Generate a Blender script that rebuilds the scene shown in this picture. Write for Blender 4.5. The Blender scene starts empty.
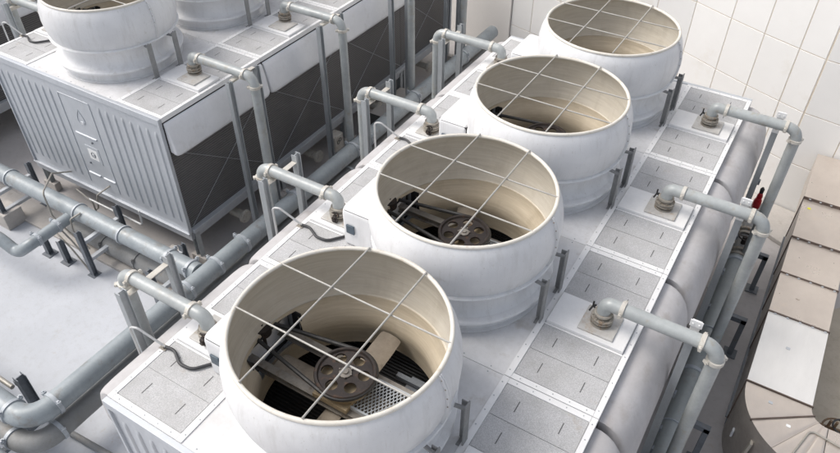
import bpy, bmesh, math, random
from mathutils import Vector, Matrix
random.seed(7)
S = bpy.context.scene
COL = S.collection
G = -4.9            # ground level; the tower decks are at z = 0
R = math.radians

# ------------------------------------------------------------------ materials
def new_mat(name):
    m = bpy.data.materials.new(name); m.use_nodes = True
    nt = m.node_tree; nt.nodes.clear()
    out = nt.nodes.new('ShaderNodeOutputMaterial'); b = nt.nodes.new('ShaderNodeBsdfPrincipled')
    nt.links.new(b.outputs[0], out.inputs[0])
    return m, nt, b

def coords(nt, scale=(1, 1, 1), rnd=True):
    tc = nt.nodes.new('ShaderNodeTexCoord'); mp = nt.nodes.new('ShaderNodeMapping')
    mp.inputs['Scale'].default_value = scale
    if rnd:
        oi = nt.nodes.new('ShaderNodeObjectInfo'); ad = nt.nodes.new('ShaderNodeVectorMath'); ad.operation = 'ADD'
        mu = nt.nodes.new('ShaderNodeMath'); mu.operation = 'MULTIPLY'; mu.inputs[1].default_value = 37.0
        nt.links.new(oi.outputs['Random'], mu.inputs[0])
        cb = nt.nodes.new('ShaderNodeCombineXYZ')
        nt.links.new(mu.outputs[0], cb.inputs[0]); nt.links.new(mu.outputs[0], cb.inputs[1])
        nt.links.new(tc.outputs['Object'], ad.inputs[0]); nt.links.new(cb.outputs[0], ad.inputs[1])
        nt.links.new(ad.outputs[0], mp.inputs[0])
    else:
        nt.links.new(tc.outputs['Object'], mp.inputs[0])
    return mp.outputs[0]

def noise(nt, vec, scale, detail=5, rough=.6, lo=.4, hi=.6):
    n = nt.nodes.new('ShaderNodeTexNoise'); n.inputs['Scale'].default_value = scale
    n.inputs['Detail'].default_value = detail; n.inputs['Roughness'].default_value = rough
    nt.links.new(vec, n.inputs['Vector'])
    r = nt.nodes.new('ShaderNodeMapRange'); r.inputs['From Min'].default_value = lo; r.inputs['From Max'].default_value = hi
    nt.links.new(n.outputs[0], r.inputs[0])
    return r.outputs[0]

def mix(nt, fac, a, b):
    m = nt.nodes.new('ShaderNodeMix'); m.data_type = 'RGBA'
    if isinstance(fac, float): m.inputs[0].default_value = fac
    else: nt.links.new(fac, m.inputs[0])
    for i, v in ((6, a), (7, b)):
        if isinstance(v, tuple): m.inputs[i].default_value = (*v, 1)
        else: nt.links.new(v, m.inputs[i])
    return m.outputs[2]

def scl(nt, v, k):
    m = nt.nodes.new('ShaderNodeMath'); m.operation = 'MULTIPLY'; m.use_clamp = True
    nt.links.new(v, m.inputs[0]); m.inputs[1].default_value = k
    return m.outputs[0]

def bump(nt, b, h, strength, dist=.01):
    n = nt.nodes.new('ShaderNodeBump'); n.inputs['Strength'].default_value = strength; n.inputs['Distance'].default_value = dist
    nt.links.new(h, n.inputs['Height']); nt.links.new(n.outputs[0], b.inputs['Normal'])

def weathered(name, base, dark, stain=None, rough=.5, metal=0., amt=.5, streak=(1, 1, 1), s1=1.6, s2=14., stain_amt=.6, stain_lo=.6, spec=.5, bmp=.15, bscale=60):
    """base colour broken by broad soft patches, fine mottling and rarer stains"""
    m, nt, b = new_mat(name)
    v = coords(nt, streak)
    c = mix(nt, scl(nt, noise(nt, v, s1, 6, .62, .38, .68), amt), base, dark)
    c = mix(nt, scl(nt, noise(nt, v, s2, 6, .7, .45, .75), amt * .6), c, dark)
    if stain:
        c = mix(nt, scl(nt, noise(nt, v, s1 * 1.7, 7, .66, stain_lo, stain_lo + .12), stain_amt), c, stain)
    nt.links.new(c, b.inputs['Base Color'])
    rr = nt.nodes.new('ShaderNodeMapRange'); rr.inputs['To Min'].default_value = rough - .08; rr.inputs['To Max'].default_value = rough + .12
    nt.links.new(noise(nt, v, s2 * .5, 4, .6, .3, .7), rr.inputs[0]); nt.links.new(rr.outputs[0], b.inputs['Roughness'])
    b.inputs['Metallic'].default_value = metal; b.inputs['Specular IOR Level'].default_value = spec
    if bmp: bump(nt, b, noise(nt, v, bscale, 4, .6, .2, .8), bmp, .004)
    return m

M = {}
M['plainwhite'] = weathered('white_frp', (.76, .765, .78), (.60, .61, .63), (.48, .45, .40), .38, amt=.55, streak=(1, 1, .5), stain_amt=.3, stain_lo=.58)
M['deck'] = weathered('deck_paint', (.71, .71, .72), (.52, .515, .51), (.36, .32, .27), .5, amt=.7, s1=1.1, s2=9, stain_amt=.45, stain_lo=.57)
M['trim'] = weathered('white_trim', (.80, .80, .80), (.66, .66, .66), (.42, .37, .32), .42, amt=.4, s1=2.5, stain_amt=.3, stain_lo=.62)
M['bartrim'] = weathered('bar_paint', (.44, .43, .405), (.33, .315, .29), (.28, .23, .16), .45, .1, amt=.6, s1=5, stain_amt=.5)
M['rimtrim'] = weathered('rim_paint', (.72, .69, .63), (.60, .56, .49), (.46, .38, .28), .45, amt=.6, s1=3, stain_amt=.5, stain_lo=.56)
M['fairing'] = weathered('fairing_frp', (.76, .77, .79), (.62, .63, .65), (.48, .46, .43), .36, amt=.5, streak=(1, .7, .5), stain_amt=.3, stain_lo=.58)
M['plate'] = weathered('valve_base_paint', (.58, .57, .55), (.42, .40, .37), (.40, .30, .20), .55, amt=.8, s1=3, s2=14, stain_amt=.6, stain_lo=.55)
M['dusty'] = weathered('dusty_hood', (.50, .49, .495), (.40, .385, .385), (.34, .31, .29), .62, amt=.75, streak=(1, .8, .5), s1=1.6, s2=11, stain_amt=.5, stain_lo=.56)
M['galv'] = weathered('zinc_sheet', (.54, .565, .60), (.45, .475, .505), (.38, .38, .38), .42, .35, amt=.6, streak=(1, 1, .35), s2=22, stain_amt=.3, bmp=.08)
M['steel'] = weathered('zinc_steel', (.45, .475, .49), (.32, .34, .355), (.32, .25, .18), .5, .35, amt=.7, streak=(1, 1, .4), s1=2.2, s2=26, stain_amt=.4, stain_lo=.62)
M['darksteel'] = weathered('grey_steel', (.19, .21, .235), (.12, .13, .145), (.20, .16, .12), .5, .2, amt=.7, s1=2.2, s2=26, stain_amt=.4)
M['pipe'] = weathered('grey_pipe_paint', (.33, .365, .385), (.235, .265, .285), (.21, .19, .165), .4, .05, amt=.8, s1=1.6, s2=14, stain_amt=.55, stain_lo=.55)
M['pipegreen'] = weathered('grey_green_pipe', (.34, .365, .36), (.25, .27, .265), (.24, .22, .19), .42, .05, amt=.7, s1=1.4, s2=16, stain_amt=.45, stain_lo=.57)
M['pipedark'] = weathered('dull_grey_pipe', (.27, .275, .275), (.19, .19, .185), (.22, .185, .15), .58, .05, amt=.75, s1=1.4, s2=16, stain_amt=.5, stain_lo=.56)  # duller, browner grey than the other pipes
M['riser'] = weathered('riser_paint', (.41, .435, .435), (.30, .32, .325), (.32, .28, .21), .38, .05, amt=.8, s1=2.2, s2=15, stain_amt=.55, stain_lo=.56)
M['clamp'] = weathered('coupling_paint', (.62, .60, .55), (.45, .42, .37), (.30, .22, .14), .45, .1, amt=.7, s1=5, s2=30, stain_amt=.6, stain_lo=.56)
M['clampgrey'] = weathered('coupling_grey', (.46, .49, .52), (.33, .36, .39), (.26, .24, .22), .45, .1, amt=.7, s1=5, s2=30, stain_amt=.5)
M['iron'] = weathered('valve_iron', (.42, .395, .35), (.24, .215, .18), (.28, .17, .09), .6, .2, amt=.9, s1=6, s2=30, stain_amt=.7, stain_lo=.54)
M['pulley'] = weathered('pulley_iron', (.042, .034, .031), (.025, .02, .019), (.13, .07, .04), .5, .3, amt=.8, s1=5, s2=30, stain_amt=.5, stain_lo=.55)
M['black'] = weathered('black_rubber', (.02, .02, .021), (.035, .035, .035), None, .55, amt=.5, s1=5)
M['blade'] = weathered('fan_blade', (.36, .31, .25), (.22, .185, .15), (.12, .10, .085), .5, amt=.7, s1=3, s2=18, stain_amt=.5, stain_lo=.56)
M['beam'] = weathered('beam_galv', (.30, .28, .25), (.16, .145, .13), (.13, .08, .05), .5, .25, amt=.8, s1=3, s2=20, stain_amt=.6, stain_lo=.54)
M['hub'] = weathered('hub_cream', (.36, .29, .19), (.24, .18, .11), (.35, .14, .03), .5, amt=.7, s1=4, stain_amt=.8, stain_lo=.58)
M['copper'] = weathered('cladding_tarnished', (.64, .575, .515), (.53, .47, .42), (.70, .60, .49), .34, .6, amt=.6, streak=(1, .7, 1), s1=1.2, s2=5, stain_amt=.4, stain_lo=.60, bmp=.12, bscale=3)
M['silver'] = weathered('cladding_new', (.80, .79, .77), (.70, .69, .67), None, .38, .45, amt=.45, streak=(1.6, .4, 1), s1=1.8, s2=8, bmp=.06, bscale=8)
M['ductside_shade'] = weathered('cladding_side_shade', (.38, .35, .325), (.27, .245, .225), None, .45, .5, amt=.6, s1=2)  # same cladding metal, side shade put into a darker colour
M['seam'] = weathered('cladding_seam', (.17, .13, .11), (.10, .08, .07), None, .5, .4, amt=.6, s1=6)
M['red'] = weathered('red_paint', (.42, .012, .02), (.28, .01, .015), None, .3, amt=.5, s1=8)
M['blue'] = weathered('blue_grey_panel', (.07, .10, .13), (.055, .08, .105), None, .35, amt=.5, s1=8)
M['concrete'] = weathered('concrete_pink', (.52, .49, .46), (.42, .395, .37), (.32, .28, .24), .8, amt=.7, s1=1.5, s2=12, stain_amt=.5, bmp=.4)
M['label'] = weathered('label_white', (.82, .82, .82), (.74, .74, .74), None, .4, amt=.3)
M['yellow'] = weathered('label_yellow', (.72, .70, .02), (.6, .6, .02), None, .4, amt=.3)
M['orange'] = weathered('label_orange', (.85, .33, .12), (.75, .28, .1), None, .4, amt=.3)
M['bracket'] = weathered('bracket_zinc', (.30, .305, .305), (.21, .21, .21), (.26, .22, .18), .55, .15, amt=.7, s1=4, s2=24, stain_amt=.5)
M['slot'] = weathered('slot_grey', (.09, .09, .09), (.15, .145, .14), None, .6, amt=.6, s1=8)
M['hose'] = weathered('cable_sleeve', (.045, .046, .05), (.03, .03, .032), None, .5, amt=.5)
M['conduit'] = weathered('conduit_white', (.52, .53, .53), (.42, .42, .42), (.34, .3, .25), .4, .1, amt=.5, s1=5, stain_amt=.4)
M['tube'] = weathered('tube_steel', (.40, .38, .34), (.28, .26, .23), (.25, .2, .14), .45, .3, amt=.6, s1=6, stain_amt=.4)
M['rust'] = weathered('rusty_pipe', (.22, .15, .09), (.13, .085, .055), (.28, .13, .05), .7, .1, amt=.9, s1=6, stain_amt=.6, stain_lo=.54)

M['plastergrey'] = weathered('grey_render', (.13, .125, .12), (.095, .095, .09), None, .8, amt=.5, s1=.6)
def mat_shell():
    m, nt, b = new_mat('shell_gelcoat'); v = coords(nt); st = coords(nt, (5, 5, .45)); fine = coords(nt, (14, 14, 1.2))
    c = mix(nt, scl(nt, noise(nt, v, 1.3, 6, .62, .38, .68), .6), (.75, .755, .765), (.61, .615, .63))
    c = mix(nt, scl(nt, noise(nt, st, 1.2, 6, .65, .52, .74), .45), c, (.50, .49, .475))
    c = mix(nt, scl(nt, noise(nt, fine, 1.2, 5, .7, .60, .74), .35), c, (.45, .42, .375))
    c = mix(nt, scl(nt, noise(nt, v, 3.1, 8, .7, .62, .70), .4), c, (.47, .44, .40))
    c = mix(nt, scl(nt, noise(nt, v, 26, 3, .6, .68, .72), .5), c, (.36, .32, .28))
    nt.links.new(c, b.inputs['Base Color'])
    rr = nt.nodes.new('ShaderNodeMapRange'); rr.inputs['To Min'].default_value = .3; rr.inputs['To Max'].default_value = .6
    nt.links.new(noise(nt, v, 4, 5, .65, .35, .7), rr.inputs[0]); nt.links.new(rr.outputs[0], b.inputs['Roughness'])
    bump(nt, b, noise(nt, v, 2.2, 4, .55, .2, .8), .22, .02); return m
M['white'] = mat_shell()
def mat_granular():
    m, nt, b = new_mat('granular_board'); v = coords(nt)
    c = mix(nt, noise(nt, v, 75, 3, .75, .40, .62), (.35, .35, .355), (.56, .56, .565))
    c = mix(nt, scl(nt, noise(nt, v, 190, 2, .7, .56, .66), .85), c, (.72, .72, .72))
    c = mix(nt, scl(nt, noise(nt, v, 1.7, 6, .65, .45, .75), .5), c, (.31, .305, .295))
    c = mix(nt, scl(nt, noise(nt, v, 2.6, 7, .68, .62, .72), .45), c, (.36, .29, .22))
    nt.links.new(c, b.inputs['Base Color']); b.inputs['Roughness'].default_value = .62
    bump(nt, b, noise(nt, v, 75, 3, .75, .35, .65), .35, .004); return m
M['granular'] = mat_granular()

def mat_liner(name, a, b_, c_, d):
    m, nt, b = new_mat(name)
    v = coords(nt, (.55, .55, 9)); w = coords(nt, (1, 1, .35)); u = coords(nt)
    c = mix(nt, scl(nt, noise(nt, v, 1.6, 6, .65, .34, .70), .8), a, b_)
    c = mix(nt, scl(nt, noise(nt, v, 4.5, 5, .6, .5, .72), .6), c, c_)
    c = mix(nt, scl(nt, noise(nt, w, 2.4, 6, .66, .52, .78), .55), c, d)
    c = mix(nt, scl(nt, noise(nt, u, 1.1, 5, .6, .55, .72), .5), c, c_)
    nt.links.new(c, b.inputs['Base Color']); b.inputs['Roughness'].default_value = .55
    bump(nt, b, noise(nt, v, 9, 4, .6, .3, .7), .08, .004); return m
M['liner'] = mat_liner('stained_liner', (.63, .585, .50), (.50, .455, .38), (.69, .655, .59), (.40, .355, .29))
M['throat'] = mat_liner('tan_throat', (.56, .485, .37), (.43, .365, .27), (.64, .57, .46), (.34, .28, .195))

def mat_louver(name, axis):
    m, nt, b = new_mat(name); v = coords(nt, rnd=False)
    w = nt.nodes.new('ShaderNodeTexWave'); w.wave_type = 'BANDS'; w.bands_direction = axis
    w.inputs['Scale'].default_value = 4.6; w.inputs['Distortion'].default_value = .6; w.inputs['Detail'].default_value = 1
    nt.links.new(v, w.inputs['Vector'])
    c = mix(nt, w.outputs['Fac'], (.075, .073, .073), (.17, .165, .163))
    c = mix(nt, scl(nt, noise(nt, coords(nt, (1, 1, .4)), 1.3, 6, .65, .5, .75), .45), c, (.12, .112, .105))
    nt.links.new(c, b.inputs['Base Color']); b.inputs['Roughness'].default_value = .6
    bump(nt, b, w.outputs['Fac'], .8, .02); return m
M['louver'] = mat_louver('fill_louver', 'Z')

def mat_elim():
    m, nt, b = new_mat('drift_eliminator'); v = coords(nt, rnd=False)
    w = nt.nodes.new('ShaderNodeTexWave'); w.bands_direction = 'Y'; w.inputs['Scale'].default_value = 5
    nt.links.new(v, w.inputs['Vector'])
    c = mix(nt, w.outputs['Fac'], (.018, .019, .02), (.05, .052, .054))
    nt.links.new(c, b.inputs['Base Color']); b.inputs['Roughness'].default_value = .5
    bump(nt, b, w.outputs['Fac'], .8, .03); return m
M['elim'] = mat_elim()

def mat_floor(name, c1, c2, c3, c4, s=.5, rough=.6):
    m, nt, b = new_mat(name); v = coords(nt, rnd=False)
    c = mix(nt, noise(nt, v, s, 8, .65, .35, .68), c1, c2)
    c = mix(nt, scl(nt, noise(nt, v, 5.5, 7, .72, .5, .78), .6), c, c3)
    c = mix(nt, scl(nt, noise(nt, v, 1.1, 8, .7, .63, .70), .55), c, c4)
    c = mix(nt, scl(nt, noise(nt, v, 30, 4, .7, .62, .72), .25), c, c3)
    nt.links.new(c, b.inputs['Base Color']); b.inputs['Roughness'].default_value = rough
    bump(nt, b, noise(nt, v, 22, 5, .65, .3, .7), .2, .006); return m
M['ground'] = mat_floor('grey_screed', (.54, .515, .51), (.45, .43, .42), (.37, .345, .33), (.44, .37, .30))
M['painted'] = mat_floor('pale_floor_paint', (.53, .55, .59), (.45, .47, .505), (.37, .375, .385), (.38, .32, .25), .4, .5)
M['stained'] = mat_floor('rusty_floor', (.52, .46, .37), (.42, .36, .28), (.31, .255, .19), (.44, .31, .18), .9)
M['tile'] = weathered('facade_panel', (.86, .85, .83), (.80, .79, .77), (.76, .73, .68), .4, amt=.5, s1=.5, s2=3, bmp=0)
M['joint'] = weathered('facade_joint', (.70, .63, .53), (.60, .53, .43), None, .8, amt=.6, s1=2)
M['plaster'] = weathered('cream_plaster', (.76, .735, .705), (.70, .675, .645), None, .7, amt=.5, s1=.6, bmp=.1)

# ------------------------------------------------------------------ mesh builder
class MB:
    def __init__(s): s.v = []; s.f = []; s.mi = []; s.cur = 0
    def add(s, vs, fs):
        o = len(s.v); s.v += [tuple(p) for p in vs]; s.f += [tuple(i + o for i in f) for f in fs]; s.mi += [s.cur] * len(fs)
    def box(s, x0, x1, y0, y1, z0, z1):
        vs = [(x, y, z) for z in (z0, z1) for y in (y0, y1) for x in (x0, x1)]
        s.add(vs, [(0, 2, 3, 1), (4, 5, 7, 6), (0, 1, 5, 4), (2, 6, 7, 3), (0, 4, 6, 2), (1, 3, 7, 5)]); return s
    def bar(s, a, b, w, h, up=(0, 0, 1)):
        a, b = Vector(a), Vector(b); d = (b - a).normalized(); up = Vector(up)
        if abs(d.dot(up)) > .95: up = Vector((1, 0, 0))
        x = d.cross(up).normalized(); y = x.cross(d)
        vs = [p + x * (i * w / 2) + y * (j * h / 2) for p in (a, b) for j in (-1, 1) for i in (-1, 1)]
        s.add(vs, [(0, 2, 3, 1), (4, 5, 7, 6), (0, 1, 5, 4), (2, 6, 7, 3), (0, 4, 6, 2), (1, 3, 7, 5)]); return s
    def tube(s, pts, r, seg=16, caps=True, closed=False):
        P = [Vector(p) for p in pts]; n = len(P); rr = r if isinstance(r, (list, tuple)) else [r] * n
        T = []
        for i in range(n):
            if closed: t = P[(i + 1) % n] - P[i - 1]
            elif i == 0: t = P[1] - P[0]
            elif i == n - 1: t = P[-1] - P[-2]
            else: t = (P[i + 1] - P[i]).normalized() + (P[i] - P[i - 1]).normalized()
            T.append(t.normalized())
        u = Vector((0, 0, 1)) if abs(T[0].z) < .9 else Vector((1, 0, 0))
        u = (u - T[0] * u.dot(T[0])).normalized(); vs = []
        for i in range(n):
            u = (u - T[i] * u.dot(T[i])).normalized(); w = T[i].cross(u)
            vs += [P[i] + (u * math.cos(a) + w * math.sin(a)) * rr[i] for a in [2 * math.pi * k / seg for k in range(seg)]]
        fs = []
        for i in range(n if closed else n - 1):
            for k in range(seg):
                a, b = i * seg + k, i * seg + (k + 1) % seg; c, d = ((i + 1) % n) * seg + (k + 1) % seg, ((i + 1) % n) * seg + k
                fs.append((a, b, c, d))
        if caps and not closed: fs += [tuple(reversed(range(seg))), tuple(range((n - 1) * seg, n * seg))]
        s.add(vs, fs); return s
    def cyl(s, a, b, r, seg=16): return s.tube([a, b], r, seg)
    def lathe(s, prof, seg=96, c=(0, 0), caps=False, skip=None):
        vs = []; fs = []
        for r, z in prof: vs += [(c[0] + r * math.cos(2 * math.pi * k / seg), c[1] + r * math.sin(2 * math.pi * k / seg), z) for k in range(seg)]
        for i in range(len(prof) - 1):
            for k in range(seg):
                if skip and skip(prof[i][0], (prof[i][1] + prof[i + 1][1]) / 2, 2 * math.pi * (k + .5) / seg): continue
                fs.append((i * seg + k, i * seg + (k + 1) % seg, (i + 1) * seg + (k + 1) % seg, (i + 1) * seg + k))
        if caps: fs += [tuple(reversed(range(seg))), tuple(range((len(prof) - 1) * seg, len(prof) * seg))]
        s.add(vs, fs); return s
    def prism(s, poly, f0, f1):
        """poly: 2d points; f0, f1 map a 2d point to the two end faces"""
        n = len(poly); vs = [f0(p) for p in poly] + [f1(p) for p in poly]
        s.add(vs, [tuple(range(n)), tuple(range(2 * n - 1, n - 1, -1))] + [(i, i + n, (i + 1) % n + n, (i + 1) % n) for i in range(n)]); return s
    def build(s, name, mats, parent=None, smooth=True, bevel=0., off=(0, 0, 0), angle=35):
        me = bpy.data.meshes.new(name)
        me.from_pydata([(x + off[0], y + off[1], z + off[2]) for x, y, z in s.v], [], s.f)
        for m in (mats if isinstance(mats, (list, tuple)) else [mats]): me.materials.append(M[m])
        me.polygons.foreach_set('material_index', s.mi)
        bm = bmesh.new(); bm.from_mesh(me); bmesh.ops.recalc_face_normals(bm, faces=bm.faces[:]); bm.to_mesh(me); bm.free()
        if smooth:
            me.polygons.foreach_set('use_smooth', [True] * len(me.polygons)); me.set_sharp_from_angle(angle=R(angle))
        me.update(); o = bpy.data.objects.new(name, me); COL.objects.link(o); o.parent = parent
        if bevel:
            b = o.modifiers.new('bevel', 'BEVEL'); b.width = bevel; b.segments = 2; b.limit_method = 'ANGLE'; b.angle_limit = R(50)
        return o

def thing(name, loc, label, cat, group=None, rz=0):
    o = bpy.data.objects.new(name, None); COL.objects.link(o); o.location = loc; o.rotation_euler = (0, 0, rz); o.empty_display_size = .2
    return tag(o, label, cat, group)
def tag(o, label, cat, group=None, kind=None):
    if label: o['label'] = label; o['category'] = cat
    if group: o['group'] = group
    if kind: o['kind'] = kind
    return o
def copy_tree(o, parent=None):
    c = o.copy(); COL.objects.link(c); c.parent = parent
    for ch in list(o.children): copy_tree(ch, c)
    return c
def dup(o, loc, label, scale=None):
    c = copy_tree(o); c.location = loc; c['label'] = label
    return c
def fillet(pts, rad, n=9):
    P = [Vector(p) for p in pts]; out = [P[0]]
    for i in range(1, len(P) - 1):
        a = (P[i - 1] - P[i]); b = (P[i + 1] - P[i]); ang = a.angle(b)
        t = min(rad / math.tan(ang / 2), a.length * .499, b.length * .499); r = t * math.tan(ang / 2)
        a.normalize(); b.normalize(); c = P[i] + (a + b).normalized() * (r / math.sin(ang / 2))
        p0 = P[i] + a * t - c; p1 = P[i] + b * t - c; tot = p0.angle(p1)
        ax = p0.cross(p1).normalized()
        for k in range(n + 1): out.append(c + Matrix.Rotation(tot * k / n, 3, ax) @ p0)
    out.append(P[-1]); return out

# ------------------------------------------------------------------ setting
def sheet(name, x0, x1, y0, y1, z, mat, poly=None):
    mb = MB(); pts = poly or [(x0, y0), (x1, y0), (x1, y1), (x0, y1)]
    mb.add([(x, y, z) for x, y in pts], [tuple(range(len(pts)))])
    return tag(mb.build(name, mat, smooth=False), None, None, kind='structure')
sheet('ground', -90, 60, -60, 80, G, 'ground')
sheet('painted_floor', -40, -7.6, -8, 4.62, G + .004, 'painted')
sheet('stained_floor', 0, 0, 0, 0, G + .004, 'stained', [(3.2, 6.2), (5.65, 5.5), (5.65, 14.4), (4.6, 14.6), (3.5, 13.4), (3.3, 11.6), (3.2, 9.4)])
mb = MB(); mb.box(-24, -10.6, 4.62, 5.35, G, G + .10); tag(mb.build('concrete_kerb', 'concrete', bevel=.015), None, None, kind='structure')

# curved facade behind the right hand tower
A = [(-9.81, 21.58), (-8.86, 21.33), (-7.63, 20.95), (-6.4, 20.57), (-5.16, 20.19), (-3.93, 19.81), (-2.70, 19.44), (-1.50, 18.79), (-.45, 18.26), (.57, 17.80), (1.30, 17.50), (2.45, 17.30), (3.6, 17.10), (4.75, 16.9), (5.9, 16.7), (7.1, 16.5)]
wall = thing('facade_wall', (0, 18, G), 'cream panelled facade wall with beige joints behind the row of towers', 'wall')
zs = [G] + [.115 + 1.675 * k for k in range(-2, 8)]
tl = MB(); jb = MB()
for i in range(len(A) - 1):
    a, b = Vector((*A[i], 0)), Vector((*A[i + 1], 0)); d = (b - a); L = d.length; d.normalize(); n = Vector((d.y, -d.x, 0))
    if n.y > 0: n = -n
    g = .022 if A[i + 1] != (1.30, 17.50) else .03
    ga = .022 if A[i] == (1.30, 17.50) else .011
    g = .022 if A[i + 1] == (1.30, 17.50) else .011
    for k in range(len(zs) - 1):
        z0, z1 = zs[k] + .011, zs[k + 1] - .011
        if k == 0: z0 = G
        p, q = a + d * ga, b - d * g
        def ins(pt, c, e): return pt
        o = n * .02; bv = .008
        front = [p + d * bv + o, q - d * bv + o]
        tl.add([(p.x, p.y, z0), (q.x, q.y, z0), (q.x, q.y, z1), (p.x, p.y, z1),
                (front[0].x, front[0].y, z0 + bv), (front[1].x, front[1].y, z0 + bv), (front[1].x, front[1].y, z1 - bv), (front[0].x, front[0].y, z1 - bv)],
               [(4, 5, 6, 7), (0, 1, 5, 4), (1, 2, 6, 5), (2, 3, 7, 6), (3, 0, 4, 7)])
    m_ = n * -.5
    jb.add([(a.x, a.y, G), (b.x, b.y, G), (b.x, b.y, zs[-1]), (a.x, a.y, zs[-1]),
            (a.x + m_.x, a.y + m_.y, G), (b.x + m_.x, b.y + m_.y, G), (b.x + m_.x, b.y + m_.y, zs[-1]), (a.x + m_.x, a.y + m_.y, zs[-1])],
           [(0, 1, 2, 3), (4, 7, 6, 5), (3, 2, 6, 7)])
off = (0, -18, -G)
tl.build('panel', 'tile', wall, smooth=False, off=off); jb.build('joint', 'joint', wall, smooth=False, off=off)
wp = MB(); a, b = Vector((-9.86, 21.52, 0)), Vector((-40, 32.6, 0)); d = (b - a).normalized(); n = Vector((-d.y, d.x, 0)); n = n if n.y > 0 else -n
wp.add([(p.x, p.y, z) for z in (G, 11.8) for p in (a, b, b + n * .5, a + n * .5)], [(0, 1, 5, 4), (1, 2, 6, 5), (2, 3, 7, 6), (3, 0, 4, 7), (4, 5, 6, 7)])
tag(wp.build('plaster_wall', 'plaster', smooth=False), 'plain cream rendered wall past the far end of the rear towers', 'wall')
kb = MB(); kb.prism([(.73, 16.24), (2.14, 15.55), (5.0, 14.7), (5.0, 16.78), (1.36, 17.42), (-.4, 18.18)], lambda p: (p[0], p[1], G), lambda p: (p[0], p[1], G + .14))
tag(kb.build('concrete_plinth', 'concrete', bevel=.02), None, None, kind='structure')

# ------------------------------------------------------------------ cooling tower cell
OZ = (0, 0, -G)
HX, HY = 3.345, 1.8      # half width, half pitch
def disc_with_holes(r, z0, z1, holes, hr, seg=48):
    bm = bmesh.new()
    def ring(cx, cy, rr, n):
        vs = [bm.verts.new((cx + rr * math.cos(2 * math.pi * k / n), cy + rr * math.sin(2 * math.pi * k / n), z0)) for k in range(n)]
        return [bm.edges.new((vs[k], vs[(k + 1) % n])) for k in range(n)]
    es = ring(0, 0, r, seg)
    for hx, hy in holes: es += ring(hx, hy, hr, 20)
    bmesh.ops.triangle_fill(bm, use_beauty=True, edges=es)
    ex = bmesh.ops.extrude_face_region(bm, geom=bm.faces[:])
    bmesh.ops.translate(bm, verts=[g for g in ex['geom'] if isinstance(g, bmesh.types.BMVert)], vec=(0, 0, z1 - z0))
    bm.verts.index_update()
    mb = MB(); mb.add([tuple(v.co) for v in bm.verts], [tuple(v.index for v in f.verts) for f in bm.faces]); bm.free(); return mb

def wall_sheet(mb, w):
    """ribbed end sheet in the plane y = 0, outward -y, x from -w to w"""
    mb.box(-w, w, 0, .05, -3.65, -.16)
    def bead(x, z0, z1, wd=.095, h=.03):
        prof = [(-.5, 0), (-.36, .75), (-.16, 1), (.16, 1), (.36, .75), (.5, 0)]
        vs = []; fs = []
        zz = [(z0, 0), (z0 + .06, .8), (z0 + .12, 1), (z1 - .12, 1), (z1 - .06, .8), (z1, 0)]
        for z, k in zz: vs += [(x + px * wd, -ph * h * k - .0005, z) for px, ph in prof]
        for i in range(5):
            for j in range(5): fs.append((i * 6 + j, i * 6 + j + 1, i * 6 + 7 + j, i * 6 + 6 + j))
        mb.add(vs, fs)
    for k in range(8):
        bead(w - .26 - k * .30, -3.34, -.42); bead(-w + .26 + k * .30, -3.34, -.42)
    return bead

DRIVE = ('support_beam', 'fan_pulley', 'pulley_rim', 'hub', 'bearing_plate', 'fan_blade', 'drive_belt', 'motor_sheave', 'mesh_walkway')
HOOD_ROUND = [(.014, -.115), (.14, -.118), (.28, -.155), (.41, -.235), (.52, -.37), (.595, -.55), (.64, -.76), (.66, -.97), (.665, -1.12), (.65, -1.18), (.61, -1.205), (.54, -1.205), (.48, -1.16), (.02, -1.16)]
HOOD_FLAT = [(.014, -.14), (.05, -.145), (.085, -.18), (.125, -.30), (.165, -.45), (.205, -.62), (.24, -.80), (.262, -.94), (.262, -1.00), (.24, -1.05), (.20, -1.075), (.14, -1.075), (.10, -1.05), (.02, -1.05)]
def hood_mesh(s, fp):
    mb = MB(); nn = 14; n = len(fp); vs = []
    for k in range(nn):     # ends drawn in so the hood closes with a rounded cheek
        if fp is HOOD_ROUND:
            y = [-1.73, -1.722, -1.70, -1.655, -1.58, -1.42, -.4, .4, 1.42, 1.58, 1.655, 1.70, 1.722, 1.73][k]
            sc = [.70, .79, .86, .925, .97, 1, 1, 1, 1, .97, .925, .86, .79, .70][k]
        else:
            y = [-1.77, -1.765, -1.745, -1.705, -1.64, -1.5, -.5, .5, 1.5, 1.64, 1.705, 1.745, 1.765, 1.77][k]
            sc = [.68, .79, .88, .945, .985, 1, 1, 1, 1, .985, .945, .88, .79, .68][k]
        vs += [(s * (HX + .014 + (x - .014) * sc), y, -.115 + (z + .115) * (sc * .35 + .65)) for x, z in fp]
    fs = [(k * n + i, k * n + (i + 1) % n, (k + 1) * n + (i + 1) % n, (k + 1) * n + i) for k in range(nn - 1) for i in range(n)]
    fs += [tuple(range(n)), tuple(range(nn * n - 1, (nn - 1) * n - 1, -1))]
    mb.add(vs, fs); return mb
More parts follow.
